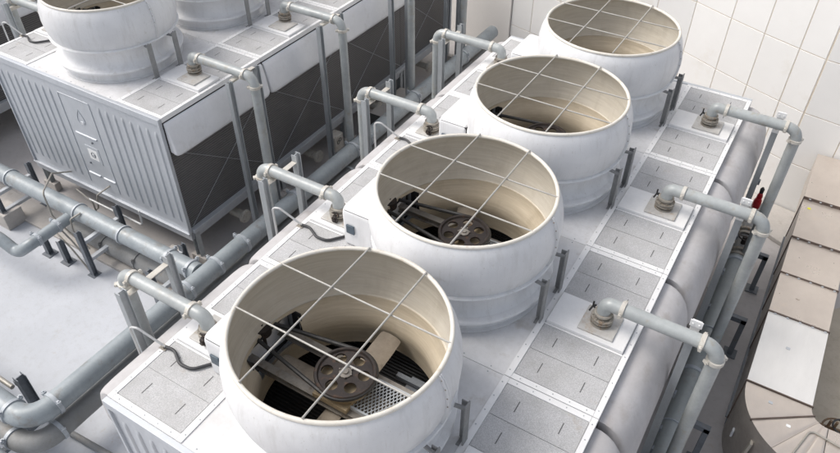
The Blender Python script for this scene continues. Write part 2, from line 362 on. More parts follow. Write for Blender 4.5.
def make_cell(first):
    t = thing('cooling_tower', (0, 0, G), 'x', 'cooling tower', 'white fan cooling towers standing in rows')
    def B(mb, name, mat, par=t, **k):
        dz = .10 if name in DRIVE else 0
        return mb.build(name, mat, par, off=(0, 0, dz - G), **k)
    # deck with round opening
    mb = MB(); n = 96; ri = 1.385; vs = []; x1, y1 = HX, HY - .004
    angs = [2 * math.pi * k / n for k in range(n)]
    for a in angs: vs.append((ri * math.cos(a), ri * math.sin(a), 0))
    for a in angs:
        c, s_ = math.cos(a), math.sin(a); k = min(x1 / abs(c) if abs(c) > 1e-6 else 9e9, y1 / abs(s_) if abs(s_) > 1e-6 else 9e9)
        vs.append((c * k, s_ * k, 0))
    # corners are snapped so that the outline stays square
    for sx in (-1, 1):
        for sy in (-1, 1):
            ang = math.atan2(sy * y1, sx * x1) % (2 * math.pi); i = round(ang / (2 * math.pi) * n) % n; vs[n + i] = (sx * x1, sy * y1, 0)
    m = 2 * n; vs += [(x, y, -.06) for x, y, z in vs]
    fs = []
    for k in range(n):
        j = (k + 1) % n; fs += [(k, n + k, n + j, j), (m + k, m + j, m + n + j, m + n + k), (n + k, m + n + k, m + n + j, n + j), (k, j, m + j, m + k)]
    mb.add(vs, fs); B(mb, 'deck', 'deck', smooth=False)
    mb = MB(); mb.box(-HX + .03, HX - .03, -HY + .01, HY - .01, -.75, -.70); B(mb, 'drift_eliminator', 'elim', smooth=False)
    # white rails round the access boards, with rivets
    mb = MB(); zt = .022
    for s in (-1, 1):
        mb.box(*sorted((s * 3.262, s * (HX + .012))), -HY + .008, HY - .008, -.11, zt)
        mb.box(*sorted((s * 1.76, s * 1.872))[:2], -HY + .008, HY - .008, .001, zt)
        for sy in (-1, 1): mb.box(*sorted((s * 1.875, s * 3.259)), *sorted((sy * 1.685, sy * (HY - .008))), .001, zt)
        mb.box(*sorted((s * 1.875, s * 3.259)), -.46, -.425, .001, zt); mb.box(*sorted((s * 1.875, s * 3.259)), .36, .395, .001, zt)
    mb.cur = 1
    for s in (-1, 1):
        for k in range(12):
            y = -1.66 + k * .302
            mb.cyl((s * 3.305, y, zt), (s * 3.305, y, zt + .008), .012, 6); mb.cyl((s * 1.80, y, zt), (s * 1.80, y, zt + .008), .013, 6)
        for k in range(5):
            for sy in (-1, 1): mb.cyl((s * (2.02 + .28 * k), sy * 1.74, zt), (s * (2.02 + .28 * k), sy * 1.74, zt + .008), .012, 6)
    for s in (-1, 1):
        for k in range(7): mb.cyl((-1.5 + .5 * k, s * 1.74, .001), (-1.5 + .5 * k, s * 1.74, .01), .014, 6)
    B(mb, 'trim_rail', ['trim', 'steel'], bevel=.004)
    for s in (-1, 1):
        for y0, y1_ in ((-1.672, -1.075), (-1.065, -.47), (.405, 1.035), (1.045, 1.672)):
            mb = MB(); mb.box(*sorted((s * 1.885, s * 3.25)), y0, y1_, .001, .016)
            mb.cur = 1; yc = (y0 + y1_) / 2
            for xx in (2.2, 2.93): mb.box(s * xx - .008, s * xx + .008, yc - .11, yc + .11, .0165, .019)
            B(mb, 'access_panel', ['granular', 'slot'], bevel=.004)
        mb = MB(); mb.box(*sorted((s * 1.885, s * 3.25)), -.42, .355, .001, .085); B(mb, 'valve_tray', 'trim', bevel=.012)
        vx = 2.715 if s > 0 else -2.735
        mb = MB(); mb.box(vx - .31, vx + .31, -.33, .27, .0855, .125); B(mb, 'mounting_plate', 'plate', bevel=.01)
    # fan stack
    prof = [(1.58, .004), (1.58, .02), (1.51, .03), (1.50, .12), (1.505, .235), (1.53, .245), (1.62, .25), (1.65, .268), (1.658, .298), (1.645, .328), (1.60, .345), (1.54, .355), (1.49, .395), (1.455, .45), (1.438, .52), (1.44, .59), (1.458, .67), (1.495, .75), (1.54, .82), (1.568, .86),
            (1.585, .87), (1.64, .872), (1.66, .892), (1.645, .915), (1.605, .925), (1.635, 1.02), (1.675, 1.20), (1.69, 1.38), (1.68, 1.55), (1.645, 1.72), (1.585, 1.87), (1.535, 1.935)]
    gap = lambda r, z, a: abs(a - math.pi) < .37 and .38 < z < .86
    st = B(MB().lathe(prof, 128, skip=gap), 'fan_stack', 'white', angle=28)
    B(MB().lathe([(1.52, 1.93), (1.56, 1.87), (1.61, 1.72), (1.64, 1.55), (1.645, 1.38), (1.625, 1.2), (1.58, 1.02), (1.545, .935), (1.525, .93)], 128), 'liner', 'liner', st, angle=28)
    B(MB().lathe([(1.54, .926), (1.515, .925), (1.505, .87), (1.475, .80), (1.42, .715), (1.365, .62), (1.335, .52), (1.33, .42), (1.345, .3), (1.38, .15), (1.38, -.08)], 128, skip=gap), 'throat_liner', 'throat', st, angle=28)
    ring = MB().tube([(1.53 * math.cos(a), 1.53 * math.sin(a), 1.94) for a in [2 * math.pi * k / 128 for k in range(128)]], .034, 12, closed=True); B(ring, 'rim', 'rimtrim', st, angle=60)
    for s in (-1, 1):
        h = math.sqrt(1.53 ** 2 - .5 ** 2)
        B(MB().tube([(-h, s * .5, 1.962), (h, s * .5, 1.962)], .0145, 10), 'guard_bar', 'bartrim', st)
        B(MB().tube([(s * .5, -h, 1.99), (s * .5, h, 1.99)], .0145, 10), 'guard_bar', 'bartrim', st)
    for a0 in (0., math.pi):
        mb = MB(); c, s_ = math.cos(a0), math.sin(a0); pts = [(r, z) for r, z in prof if z > .92]
        for sd in (-1, 1):
            for i in range(len(pts) - 1):
                (r0, z0), (r1, z1) = pts[i], pts[i + 1]
                def pt(r, z, o): return (c * r - s_ * o, s_ * r + c * o, z)
                o0, o1 = sd * .004, sd * .026
                mb.add([pt(r0 - .02, z0, o0), pt(r0 - .02, z0, o1), pt(r0 + .045, z0, o1), pt(r0 + .045, z0, o0), pt(r1 - .02, z1, o0), pt(r1 - .02, z1, o1), pt(r1 + .045, z1, o1), pt(r1 + .045, z1, o0)],
                       [(0, 1, 2, 3), (4, 7, 6, 5), (0, 4, 5, 1), (1, 5, 6, 2), (2, 6, 7, 3), (3, 7, 4, 0)])
        mb.cur = 1
        for i in range(3, len(pts) - 1, 1):
            r, z = pts[i]
            p0 = Vector((c * (r + .025), s_ * (r + .025), z)); tq = Vector((-s_, c, 0)); mb.cyl(p0 - tq * .036, p0 + tq * .036, .010, 6)
        B(mb, 'seam_flange', ['white', 'iron'], st)
    # brackets that hold the stack down
    for s in (1,):
        for y in (-.44, .40):
            mb = MB(); x = s * 1.80
            mb.box(x - .012, x + .012, y - .075, y + .075, .001, .97); mb.box(*sorted((x - s * .012, x - s * .12)), y + .057, y + .075, .001, .93)
            mb.box(x - .10, x + .10, y - .10, y + .10, .0005, .015)
            mb.bar((x, y, .86), (s * 1.56, y * .9, .86), .05, .05)
            B(mb, 'stack_bracket', 'bracket', bevel=.003)
    # drive and fan
    for y in (-.36, .34):
        mb = MB(); mb.box(-1.75, 1.27, y - .065, y + .065, .50, .515); mb.box(-1.75, 1.27, y - .065, y + .065, .375, .39); mb.box(-1.75, 1.27, y - .012, y + .012, .39, .50)
        B(mb, 'support_beam', 'beam')
    hs = [(.28 * math.cos(a), .28 * math.sin(a)) for a in [R(20 + 60 * k) for k in range(6)]]
    pl = B(disc_with_holes(.43, .755, .79, hs, .092), 'fan_pulley', 'pulley', smooth=False)
    B(MB().lathe([(.41, .74), (.455, .735), (.462, .745), (.45, .765), (.45, .79), (.462, .81), (.45, .825), (.415, .825), (.40, .795)], 64), 'pulley_rim', 'pulley', pl)
    mb = MB(); mb.cyl((0, 0, .55), (0, 0, .835), .045, 20); mb.lathe([(.045, .79), (.095, .79), (.095, .805), (.045, .815)], 20)
    for k in range(6): a = R(60 * k); mb.cyl((.1 * math.cos(a), .1 * math.sin(a), .80), (.1 * math.cos(a), .1 * math.sin(a), .825), .014, 6)
    B(mb, 'hub', 'beam', pl)
    mb = MB(); mb.lathe([(.0, .66), (.40, .66), (.40, .60), (0, .60)], 40); mb.box(-.30, .30, -.43, .41, .517, .60); B(mb, 'bearing_plate', 'hub')
    for k in range(4):
        a = R(90 * k + 2); mb = MB(); d = Vector((math.cos(a), math.sin(a), 0)); w = Vector((-d.y, d.x, 0)); st_ = []
        for r, wd, tw in ((.12, .20, .34), (.30, .32, .32), (.7, .36, .27), (1.0, .37, .22), (1.25, .36, .17), (1.29, .32, .17)):
            for q, hh in ((-.5, -.004), (-.25, .030), (.1, .034), (.5, 0), (.1, -.012), (-.25, -.016)):
                st_.append(d * r + w * (q * wd) + Vector((0, 0, .27 + q * wd * tw + hh)))
        fs = [tuple(range(6)), tuple(range(35, 29, -1))]
        for i in range(5): fs += [(i * 6 + j, i * 6 + (j + 1) % 6, i * 6 + 6 + (j + 1) % 6, i * 6 + 6 + j) for j in range(6)]
        mb.add(st_, fs); B(mb, 'fan_blade', 'blade')
    # belt: two strands and the small motor sheave
    sx, sr, pr = -1.60, .17, .455
    mb = MB(); dz = .775; th = math.acos((pr - sr) / -sx); arc = []
    for k in range(25): a = -(math.pi - th) + 2 * (math.pi - th) * k / 24; arc.append((pr * math.cos(a), pr * math.sin(a), dz))
    for k in range(13): a = math.pi - th + 2 * th * k / 12; arc.append((sx + sr * math.cos(a), sr * math.sin(a), dz))
    mb.tube(arc, .034, 8, closed=True); B(mb, 'drive_belt', 'black')
    mb = MB(); mb.cyl((sx, 0, .70), (sx, 0, .85), sr - .02, 24); mb.cyl((sx, 0, .4), (sx, 0, .9), .04, 12); B(mb, 'motor_sheave', 'pulley')
    # belt guard behind the stack wall opening, black to put in its shade
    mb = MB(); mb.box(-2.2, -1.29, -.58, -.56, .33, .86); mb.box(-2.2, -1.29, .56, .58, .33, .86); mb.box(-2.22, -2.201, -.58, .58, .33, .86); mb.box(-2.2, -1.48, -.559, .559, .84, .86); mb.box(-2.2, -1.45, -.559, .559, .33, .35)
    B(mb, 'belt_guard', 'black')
    for y in (-.50, .50):
        mb = MB(); mb.bar((-1.46, y, .36), (-1.46, y, .88), .045, .045); B(mb, 'opening_post', 'darksteel')
    # expanded metal walkway
    mb = MB(); x0, x1w, y0, y1w = .30, 1.25, -.30, .27
    mb.box(x0, x1w, y0 - .03, y0, .50, .58); mb.box(x0, x1w, y1w, y1w + .03, .50, .58)
    for k in range(-7, 22):
        xa = x0 + k * .06
        for sg in (1, -1):
            a, b = Vector((xa, y0 if sg > 0 else y1w, .545 + .003 * sg)), Vector((xa + .34, y1w if sg > 0 else y0, .545 + .003 * sg))
            t0 = max(0, (x0 - a.x) / .34); t1 = min(1, (x1w - a.x) / .34)
            if t1 > t0: mb.bar(a + (b - a) * t0, a + (b - a) * t1, .014, .005)
    B(mb, 'mesh_walkway', 'clampgrey')
    mb = MB(); mb.box(.5, 1.35, .55, 1.05, -.3, -.05); mb.bar((.35, .5, .10), (1.1, .60, .10), .10, .06); mb.bar((.3, .9, .02), (.92, .9, .02), .08, .08); B(mb, 'distribution_pipe', 'darksteel')
    # white motor hood on the left of the stack
    mb = MB(); hp = [(.62, .02)] + [(.48 + .14 * math.cos(R(a)), .78 + .14 * math.sin(R(a))) for a in range(0, 91, 15)]
    hp = hp + [(-x, z) for x, z in reversed(hp)]
    mb.prism(hp, lambda p: (-2.27, p[0] + .02, p[1]), lambda p: (-1.585, p[0] + .02, p[1])); hd = B(mb, 'motor_hood', 'white', bevel=.05)
    mb = MB(); mb.box(-2.17, -1.99, -.635, -.602, .36, .56); B(mb, 'control_box', 'blue', hd, bevel=.01)
    # sides: bulged inlet hoods, dark fill, braces, sill
    for s in (-1, 1):
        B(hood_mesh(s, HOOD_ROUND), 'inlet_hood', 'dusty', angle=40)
        mb = MB(); mb.box(*sorted((s * (HX - .06), s * (HX - .10))), -HY + .01, HY - .01, -3.55, -.07)
        lv = B(mb, 'fill_louver', 'louver', smooth=False)
        mb = MB()
        for a, b in (((-1.7, -3.5), (1.7, -1.0)), ((-1.7, -1.0), (1.7, -3.5))): mb.tube([(s * (HX - .035 + (0.012 if a[1] < -2 else 0)), a[0], a[1]), (s * (HX - .035 + (.012 if a[1] < -2 else 0)), b[0], b[1])], .0075, 6)
        B(mb, 'brace_rod', 'steel', lv)
        mb = MB(); mb.box(*sorted((s * (HX - .12), s * (HX + .10))), -HY + .003, HY - .003, -3.67, -3.55); mb.box(*sorted((s * (HX - .02), s * (HX + .0))), -HY + .003, HY - .003, -3.92, -3.67)
        B(mb, 'side_sill', 'galv', bevel=.006)
        for y in (-HY + .12, HY - .12):
            mb = MB(); mb.box(s * HX - .09 - s * .05, s * HX - .075 - s * .05, y - .08, y + .08, G + .30, -3.67); mb.box(s * HX + .075 - s * .05, s * HX + .09 - s * .05, y - .08, y + .08, G + .3, -3.67); mb.box(s * HX - .075 - s * .05, s * HX + .075 - s * .05, y - .01, y + .01, G + .3, -3.67)
            B(mb, 'leg', 'steel')
            mb = MB(); mb.box(s * HX - .28 - s * .05, s * HX + .28 - s * .05, y - .11, y + .11, G, G + .3); B(mb, 'footing', 'concrete', bevel=.02)
        mb = MB(); mb.cyl((s * (HX - .5), .12, -4.45), (s * (HX + .02), .12, -4.45), .13, 20); mb.cyl((s * (HX + .0), .12, -4.45), (s * (HX + .05), .12, -4.45), .21, 24); mb.cyl((s * (HX + .051), .12, -4.45), (s * (HX + .09), .12, -4.45), .19, 24)
        B(mb, 'outlet_flange', 'clamp')
    mb = MB(); mb.box(-HX + .13, HX - .13, -HY + .02, HY - .02, -3.95, -3.70); B(mb, 'basin', 'darksteel', smooth=False)
    return t

def end_wall(t, sy, emblem):
    w = HX - .004; mb = MB(); bead = wall_sheet(mb, w)
    if sy > 0: mb.v = [(-x, -y, z) for x, y, z in mb.v]
    o = mb.build('end_wall', 'galv', t, off=(0, sy * (HY + .055 if sy < 0 else HY + .055) , -G), bevel=0, angle=50)
    mb = MB(); yy = sorted((sy * (HY + .0), sy * (HY + .10)))
    mb.box(-HX - .015, HX + .015, *yy, -.158, .020); mb.box(-HX - .012, -HX + .05, *yy, -3.65, -.16); mb.box(HX - .05, HX + .012, *yy, -3.65, -.16)
    mb.build('corner_trim', 'trim' if False else 'galv', t, off=(0, 0, -G), bevel=.008)
    mb = MB(); yy = sorted((sy * (HY + .02), sy * (HY + .07))); mb.box(-HX, HX, *yy, -3.93, -3.655); mb.box(-HX, HX, *sorted((sy * (HY + .071), sy * (HY + .13))), -3.70, -3.655)
    mb.build('end_sill', 'galv', t, off=(0, 0, -G), bevel=.006)
    if emblem:
        f = -HY - .055
        def em(mb_): return mb_
        mb = MB()
        mb.tube([(-.62, f - .004, -.48), (-.60, f - .004, -.42), (.60, f - .004, -.42), (.62, f - .004, -.48)], .016, 8)          # door bead
        mb.tube([(-.62, f - .004, -.48), (-.62, f - .004, -3.4)], .014, 8); mb.tube([(.62, f - .004, -.48), (.62, f - .004, -3.4)], .014, 8)
        mb.build('door_bead', 'galv', o, off=(0, 0, -G))
        drop = MB(); pts = []
        for k in range(33):
            a = 2 * math.pi * k / 32; q = (1 + math.cos(a)) / 2
            pts.append((.03 + .135 * math.sin(a) * (1 - q) ** .7 * 1.5, f - .004, -1.24 + .46 * q))
        drop.tube(pts[:-1], .012, 8, closed=True)
        drop.tube([(.03 + .07 * math.cos(2 * math.pi * k / 20), f - .004, -1.19 + .03 * math.sin(2 * math.pi * k / 20)) for k in range(20)], .015, 8, closed=True)
        drop.build('embossed_emblem', 'galv', o, off=(0, 0, -G))
        for x0, x1, z in ((-.42, .42, -1.62), (-.5, -.02, -3.02), (.12, .6, -3.02)):
            mb = MB(); mb.tube([(x0, f - .004, z), (x0 + .04, f - .012, z), (x1 - .04, f - .012, z), (x1, f - .004, z)], .03, 10); mb.build('embossed_bar', 'galv', o, off=(0, 0, -G))
        mb = MB(); mb.box(-.26, .30, f - .012, f, -2.52, -1.98); pf = mb.build('plate_frame', 'galv', o, off=(0, 0, -G), bevel=.004)
        mb = MB(); mb.box(-.17, .21, f - .018, f - .0125, -2.42, -2.08); mb.build('rating_plate', 'label', pf, off=(0, 0, -G))
        mb = MB(); mb.tube([(.02 + .085 * math.cos(2 * math.pi * k / 24), f - .020, -2.25 + .085 * math.sin(2 * math.pi * k / 24)) for k in range(24)], .010, 6, closed=True)
        mb.tube([(.04 + .03 * math.cos(2 * math.pi * k / 16), f - .020, -2.27 + .03 * math.sin(2 * math.pi * k / 16)) for k in range(16)], .007, 6, closed=True)
        mb.build('plate_mark', 'darksteel', pf, off=(0, 0, -G))
        for k, (px, pz) in enumerate(((-.28, -2.62), (.16, -1.80))):
            mb = MB(); mb.cyl((px, f, pz), (px, f - .03, pz), .03, 10); mb.build('bolt_head', 'darksteel', o, off=(0, 0, -G))

X1 = -HX                     # centre line of the front row
X2, Y2 = -12.0 - HX, 6.06    # rear row
X3 = -22.45 - HX
cell = make_cell(True)
cells = []
L1 = ['white cooling tower nearest the camera, its big round fan opening at the bottom', 'second white cooling tower of the near row, fan opening in the middle of the picture',
      'third white cooling tower of the near row, next to last before the cream wall', 'farthest white cooling tower of the near row, against the cream panelled wall']
L2 = ['white cooling tower at upper left with ribbed grey end wall and embossed water drop emblem', 'second rear row tower, only its fan stack base shows at the top edge',
      'third tower of the rear row, white inlet hood and dark fill behind tall pipes', 'last tower of the rear row, dark fill beside the plain cream wall']
T1 = []; T2 = []; T3 = []
for k in range(4):
    c = cell if k == 0 else copy_tree(cell); c.location = (X1, 1.8 + 3.6 * k, G); c['label'] = L1[k]; T1.append(c)
for k in range(4):
    c = copy_tree(cell); c.location = (X2, Y2 + 1.8 + 3.6 * k, G); c['label'] = L2[k]; T2.append(c)
for k in range(2):
    c = copy_tree(cell); c.location = (X3, 4.6 + 1.8 + 3.6 * k, G); T3.append(c)
    c['label'] = ['white hood and dark side of the tower cut by the left edge', 'tower side just beyond the left edge one, seen at the very top left corner'][k]
flat = {}
for s_ in (-1, 1):                                   # the rear rows have flatter, slanted hoods
    o = hood_mesh(s_, HOOD_FLAT).build('inlet_hood', 'fairing', None, off=OZ, angle=40); flat[s_] = o.data; bpy.data.objects.remove(o)
for c in T2 + T3:
    for ch in c.children:
        if ch.name.startswith('inlet_hood'): ch.data = flat[1 if ch.data.vertices[0].co.x > 0 else -1]
end_wall(T1[0], -1, True); end_wall(T1[3], 1, False); end_wall(T2[0], -1, True); end_wall(T2[3], 1, False)

for i, c in enumerate(T1 + T2):
    if i == 0: continue
    ang = R([0, 23, 61, 37, 12, 70, 44, 29][i])
    for ch in c.children:
        if ch.name.split('.')[0] in ('fan_pulley', 'fan_blade'): ch.rotation_euler = (0, 0, ang)
# ------------------------------------------------------------------ risers
def make_riser(s, run, zbot, label, black_lever=True):
    """from the valve on the deck up, out over the edge and down; origin under the drop on the ground"""
    t = thing('riser_pipe', (0, 0, G), label, 'pipe', 'grey riser pipes arching onto the tower decks')
    r = .12; ax = -s * run; zt = .60
    path = fillet([(ax, 0, .36), (ax, 0, zt), (0, 0, zt), (0, 0, zbot)], .24, 10)
    MB().tube(path, r, 24).build('pipe', 'riser', t, off=OZ, angle=60)
    def coup(p, d, nm='coupling', mat='clamp'):
        p, d = Vector(p), Vector(d).normalized(); mb = MB()
        q = d.orthogonal().normalized() if abs(d.z) > .9 else Vector((0, 0, 1)).cross(d).normalized(); u = d.cross(q)
        mb.tube([p - d * .038, p - d * .034, p + d * .034, p + d * .038], [r + .006, r + .026, r + .026, r + .006], 24)
        for sg in (-1, 1):
            c = p + q * sg * (r + .045); mb.bar(c - u * .04, c + u * .04, .06, .05, d); mb.cyl(c - u * .055, c + u * .055, .014, 8)
        mb.build(nm, mat, t, off=OZ, angle=50)
    coup((ax + s * .29, 0, zt), (1, 0, 0)); coup((-s * .27, 0, zt), (1, 0, 0)); coup((0, 0, zt - .27), (0, 0, 1))
    mb = MB(); mb.lathe([(.0, .126), (.185, .126), (.185, .155), (.118, .16), (.112, .205), (.19, .21), (.19, .24), (.10, .243), (.10, .257), (.19, .26), (.19, .29), (.118, .295), (.118, .335), (.155, .345), (.155, .385), (.12, .39), (0, .39)], 28, (ax, 0))
    for k in range(8):
        a = R(22 + 45 * k); mb.cyl((ax + .163 * math.cos(a), .163 * math.sin(a), .19), (ax + .163 * math.cos(a), .163 * math.sin(a), .315), .017, 6)
    v = mb.build('valve', 'iron', t, off=OZ, angle=40)
    mb = MB()
    if black_lever:
        h = Vector((ax - .21, .09, .33)); mb.cyl((ax, .02, .27), h, .018, 8)
        for a in (90, 210, 330): mb.bar(h, h + Vector((.035 * math.cos(R(a)), .105 * math.cos(R(a)), .105 * math.sin(R(a)))), .035, .03, (1, 0, 0))
        mb.build('handle', 'black', v, off=OZ, bevel=.006)
    else:
        for dy, dz in ((-.20, .21), (-.15, .30)):
            mb.cyl((ax + .04, -.08, dz - .02), (ax + .04, dy, dz - .02), .022, 8)
            mb.tube([(ax + .04 + .065 * math.cos(R(30 * q)), dy, dz - .02 + .065 * math.sin(R(30 * q))) for q in range(12)], .016, 8, closed=True)
            mb.cyl((ax + .04, dy - .01, dz - .02), (ax + .04, dy - .05, dz - .02), .038, 10)
        mb.build('handwheel', 'pulley', v, off=OZ)
    return t
ORD = ['nearest', 'second', 'third', 'farthest']
rr = make_riser(1, 1.86, -3.15, 'x')
for k in range(4):
    c = rr if k == 0 else copy_tree(rr); c.location = (1.23, 1.78 + 3.6 * k, G)
    c['label'] = ['riser pipe right of the nearest tower, only its black valve handle shows', 'right riser pipe on the second tower with black valve lever, nearest complete arch',
                  'grey riser pipe on the right of the third tower, red bottle behind its elbow', 'grey riser pipe on the right of the farthest tower, before the cream panelled wall'][k]
rl = make_riser(-1, 1.97, -3.9, 'x', False)
for k in range(4):
    c = rl if k == 0 else copy_tree(rl); c.location = (-8.06, 1.68 + 3.62 * k, G); c['label'] = 'grey riser pipe arching to the left edge of the %s tower in the near row' % ORD[k]
c = copy_tree(rl); c.location = (X2 - HX - 1.36, Y2 + 1.75, G); c['label'] = 'riser pipe behind the ribbed end wall tower, cut by the top left corner'
r2 = make_riser(1, 2.1, -3.42, 'x', True)
for k in range(4):
    c = r2 if k == 0 else copy_tree(r2); c.location = (-10.67, 8.02 + 3.68 * k, G)
    c['label'] = ['riser pipe from the ribbed end wall tower down past its white hood', 'grey riser pipe on the second rear tower, its elbow near the top edge',
                  'tall vertical riser pipe before the dark fill, its top out of the picture', 'farthest riser pipe of the rear row, beside the plain cream wall'][k]
    # bend into the main
    mb = MB(); mb.tube(fillet([(0, 0, -3.42), (0, 0, -3.62), (.3, 0, -3.62)], .12, 6), .125, 20); mb.build('bend', 'pipe', c, off=OZ)
    mb = MB(); mb.cyl((0, 0, -3.43), (0, 0, -3.37), .165, 24); mb.build('coupling', 'clamp', c, off=OZ)

# ------------------------------------------------------------------ pipe supports
def hpost(mb, x, y, z0, z1, w=.13, d=.15, foot=True):
    mb.box(x - w / 2, x + w / 2, y - d / 2, y - d / 2 + .014, z0, z1); mb.box(x - w / 2, x + w / 2, y + d / 2 - .014, y + d / 2, z0, z1); mb.box(x - .007, x + .007, y - d / 2 + .014, y + d / 2 - .014, z0, z1)
    if foot: mb.box(x - .14, x + .14, y - .14, y + .14, z0 - .0, z0 + .016)
SG = 'steel frames that carry the pipes'
def frame(loc, y0, y1, ztop, label, zbar=.44, mat='steel'):
    t = thing('pipe_support', (loc[0], loc[1], G), label, 'pipe support', SG)
    for y, zt in ((y0, ztop), (y1, ztop)):
        mb = MB(); hpost(mb, 0, y, G, zt); mb.build('post', mat, t, off=OZ, smooth=False)
    mb = MB(); ya, yb = y0 + .078, y1 - .078
    mb.box(-.06, .06, ya, yb, zbar - .014, zbar); mb.box(-.06, -.046, ya, yb, zbar - .13, zbar - .014)
    mb.build('crossbar', 'clamp' if mat == 'steel' else mat, t, off=OZ, smooth=False)
    return t
f0 = frame((-7.72, 1.68), -.33, .72, .60, 'x')
for k in range(4):
    c = f0 if k == 0 else copy_tree(f0); c.location = (-7.72, 1.68 + 3.62 * k, G); c['label'] = 'two post steel frame under the left riser pipe of the %s near row tower' % ORD[k]
c = copy_tree(f0); c.location = (X2 - HX - 1.03, Y2 + 1.75, G); c['label'] = 'pale two post frame behind the ribbed end wall tower at the top left'
f2 = frame((-11.27, 8.02), -.27, .72, .40, 'x', .42)
for k in range(4):
    c = f2 if k == 0 else copy_tree(f2); c.location = (-11.27, 8.02 + 3.68 * k, G)
    c['label'] = ['tall steel posts before the white hood of the ribbed end wall tower', 'tall steel posts before the white hood of the second rear tower', 'tall steel posts rising out of the picture before the dark fill', 'farthest tall steel posts of the rear row, beside the cream wall'][k]
pp = thing('pipe_post', (0, 0, G), 'x', 'pipe support', 'single posts beside the right riser pipes')
mb = MB(); hpost(mb, 0, 0, G, .62, .14, .16); po = mb.build('post', 'steel', pp, off=OZ, smooth=False)
mb = MB(); mb.box(-.075, .075, -.10, -.083, .25, .80); mb.box(-.10, .10, -.119, -.1005, .66, .80)
for xx in (-.05, .05): mb.cyl((xx, -.12, .73), (xx, -.135, .73), .016, 8)
mb.build('bracket_plate', 'trim', pp, off=OZ, bevel=.004)
mb = MB(); mb.tube([(0, .0, .46), (0, -.24, .46), (0, -.30, .46)], .02, 8); mb.build('clip_arm', 'clamp', pp, off=OZ)
for z in (-1.2, -2.3, -3.0):
    mb = MB(); mb.box(.071, .11, -.05, .05, z - .06, z + .06); mb.build('cleat', 'darksteel', pp, off=OZ, bevel=.004)
for k in range(4):
    c = pp if k == 0 else copy_tree(pp); c.location = (.78, 2.08 + 3.6 * k, G)
    c['label'] = ['steel post at the bottom edge, beside the right side of the nearest tower', 'long steel post beside the second tower with a white plate above the riser pipe', 'steel post by the red bottle, white plate above the riser pipe', 'steel post under the farthest right riser pipe, before the cream wall'][k]

# ------------------------------------------------------------------ mains
def ring_on(t, p, d, r, nm='coupling', mat='clampgrey', w=.045, lug=True):
    p, d = Vector(p), Vector(d).normalized(); q = Vector((0, 0, 1)).cross(d).normalized(); u = d.cross(q); mb = MB()
    mb.tube([p - d * w, p - d * w * .9, p + d * w * .9, p + d * w], [r + .005, r + .03, r + .03, r + .005], 32)
    if lug:
        for sg in (-1, 1):
            c = p + (q * .8 * sg + u * .6) .normalized() * (r + .055); mb.bar(c - u * .05, c + u * .05, .09, .055, d); mb.cyl(c - u * .075, c + u * .075, .02, 8); mb.cyl(c - d * .05, c + d * .05, .028, 8)
    mb.build(nm, mat, t, angle=50)
def pipe_thing(name, path, r, label, mat='pipe', rad=.5, rings=(), ringmat='clampgrey', group=None, seg=32, cat='pipe', ringw=.045):
    p0 = Vector(path[0]); t = thing(name, (p0.x, p0.y, G), label, cat, group); o = Vector((p0.x, p0.y, G))
    P = [Vector(p) - o for p in path]
    MB().tube(fillet(P, rad, 12) if len(P) > 2 else P, r, seg).build('pipe', mat, t, angle=60)
    for p, d in rings: ring_on(t, Vector(p) - o, d, r, mat=ringmat, w=ringw)
    return t
zm, xm = -3.45, -10.33
pipe_thing('main_pipe', [(-19.5, -.16, zm), (xm, -.16, zm), (xm, 21.0, zm)], .25, 'long blue grey main pipe between the tower rows, upper at the lower left bend', rad=.5,
           rings=[((xm - .58, -.16, zm), (1, 0, 0)), ((xm, .42, zm), (0, 1, 0)), ((xm, 4.28, zm), (0, 1, 0)), ((xm, 5.3, zm), (0, 1, 0)), ((xm, 6.3, zm), (0, 1, 0)), ((xm, 8.5, zm), (0, 1, 0)), ((xm, 11.35, zm), (0, 1, 0)), ((xm, 12.1, zm), (0, 1, 0)), ((xm, 15.0, zm), (0, 1, 0)), ((xm, 18.5, zm), (0, 1, 0))])
zl, xl = -4.02, -10.18
pipe_thing('main_pipe', [(-19.5, -.42, zl), (xl, -.42, zl), (xl, 20.6, zl)], .235, 'dull grey main pipe lying under the blue grey one along the near row', 'pipedark', .55,
           rings=[((xl - .62, -.42, zl), (1, 0, 0)), ((xl, .20, zl), (0, 1, 0)), ((xl, 10.9, zl), (0, 1, 0)), ((xl, 7.2, zl), (0, 1, 0))])
t = pipe_thing('main_pipe', [(-26, 4.88, zm), (xm - .22, 4.88, zm)], .24, 'blue grey pipe crossing in front of the ribbed end wall tower', rings=[], rad=.3)
for x in (-18.15, -15.1, -13.3, -11.55, -10.78): ring_on(t, (x + 26, 0, zm - G), (1, 0, 0), .24, lug=(x > -11.6), w=.03 if x < -11.6 else .045)
pipe_thing('insulated_pipe', [(-16.0, 5.02, G + .40), (-11.0, 5.02, G + .40)], .26, 'thick dull grey pipe on the ground below the ribbed end wall', 'pipedark', rings=[((-14.55, 5.02, G + .4), (1, 0, 0)), ((-13.2, 5.02, G + .4), (1, 0, 0))], ringmat='pipedark', ringw=.015)
pipe_thing('branch_pipe', [(-15.33, 4.68, -3.58), (-15.33, 3.32, -3.62), (-15.75, 3.18, -3.95), (-16.25, 3.12, -3.62), (-20.5, 3.05, -3.5)], .165, 'short grey branch pipe with a sagging bend at the left edge', rad=.26,
           rings=[((-15.33, 4.25, -3.59), (0, 1, 0)), ((-16.6, 3.115, -3.61), (1, 0, 0)), ((-15.33, 3.62, -3.61), (0, 1, 0))])
pipe_thing('side_pipe', [(-16, -.95, -3.95), (-10.2, -.95, -3.95)], .2, 'pale pipe cut by the bottom left corner', rings=[])
pipe_thing('thin_pipe', [(-16, .25, -3.6), (-11.6, .25, -3.6)], .055, 'thin tan pipe entering from the left edge to a dark post', 'tube', seg=16)
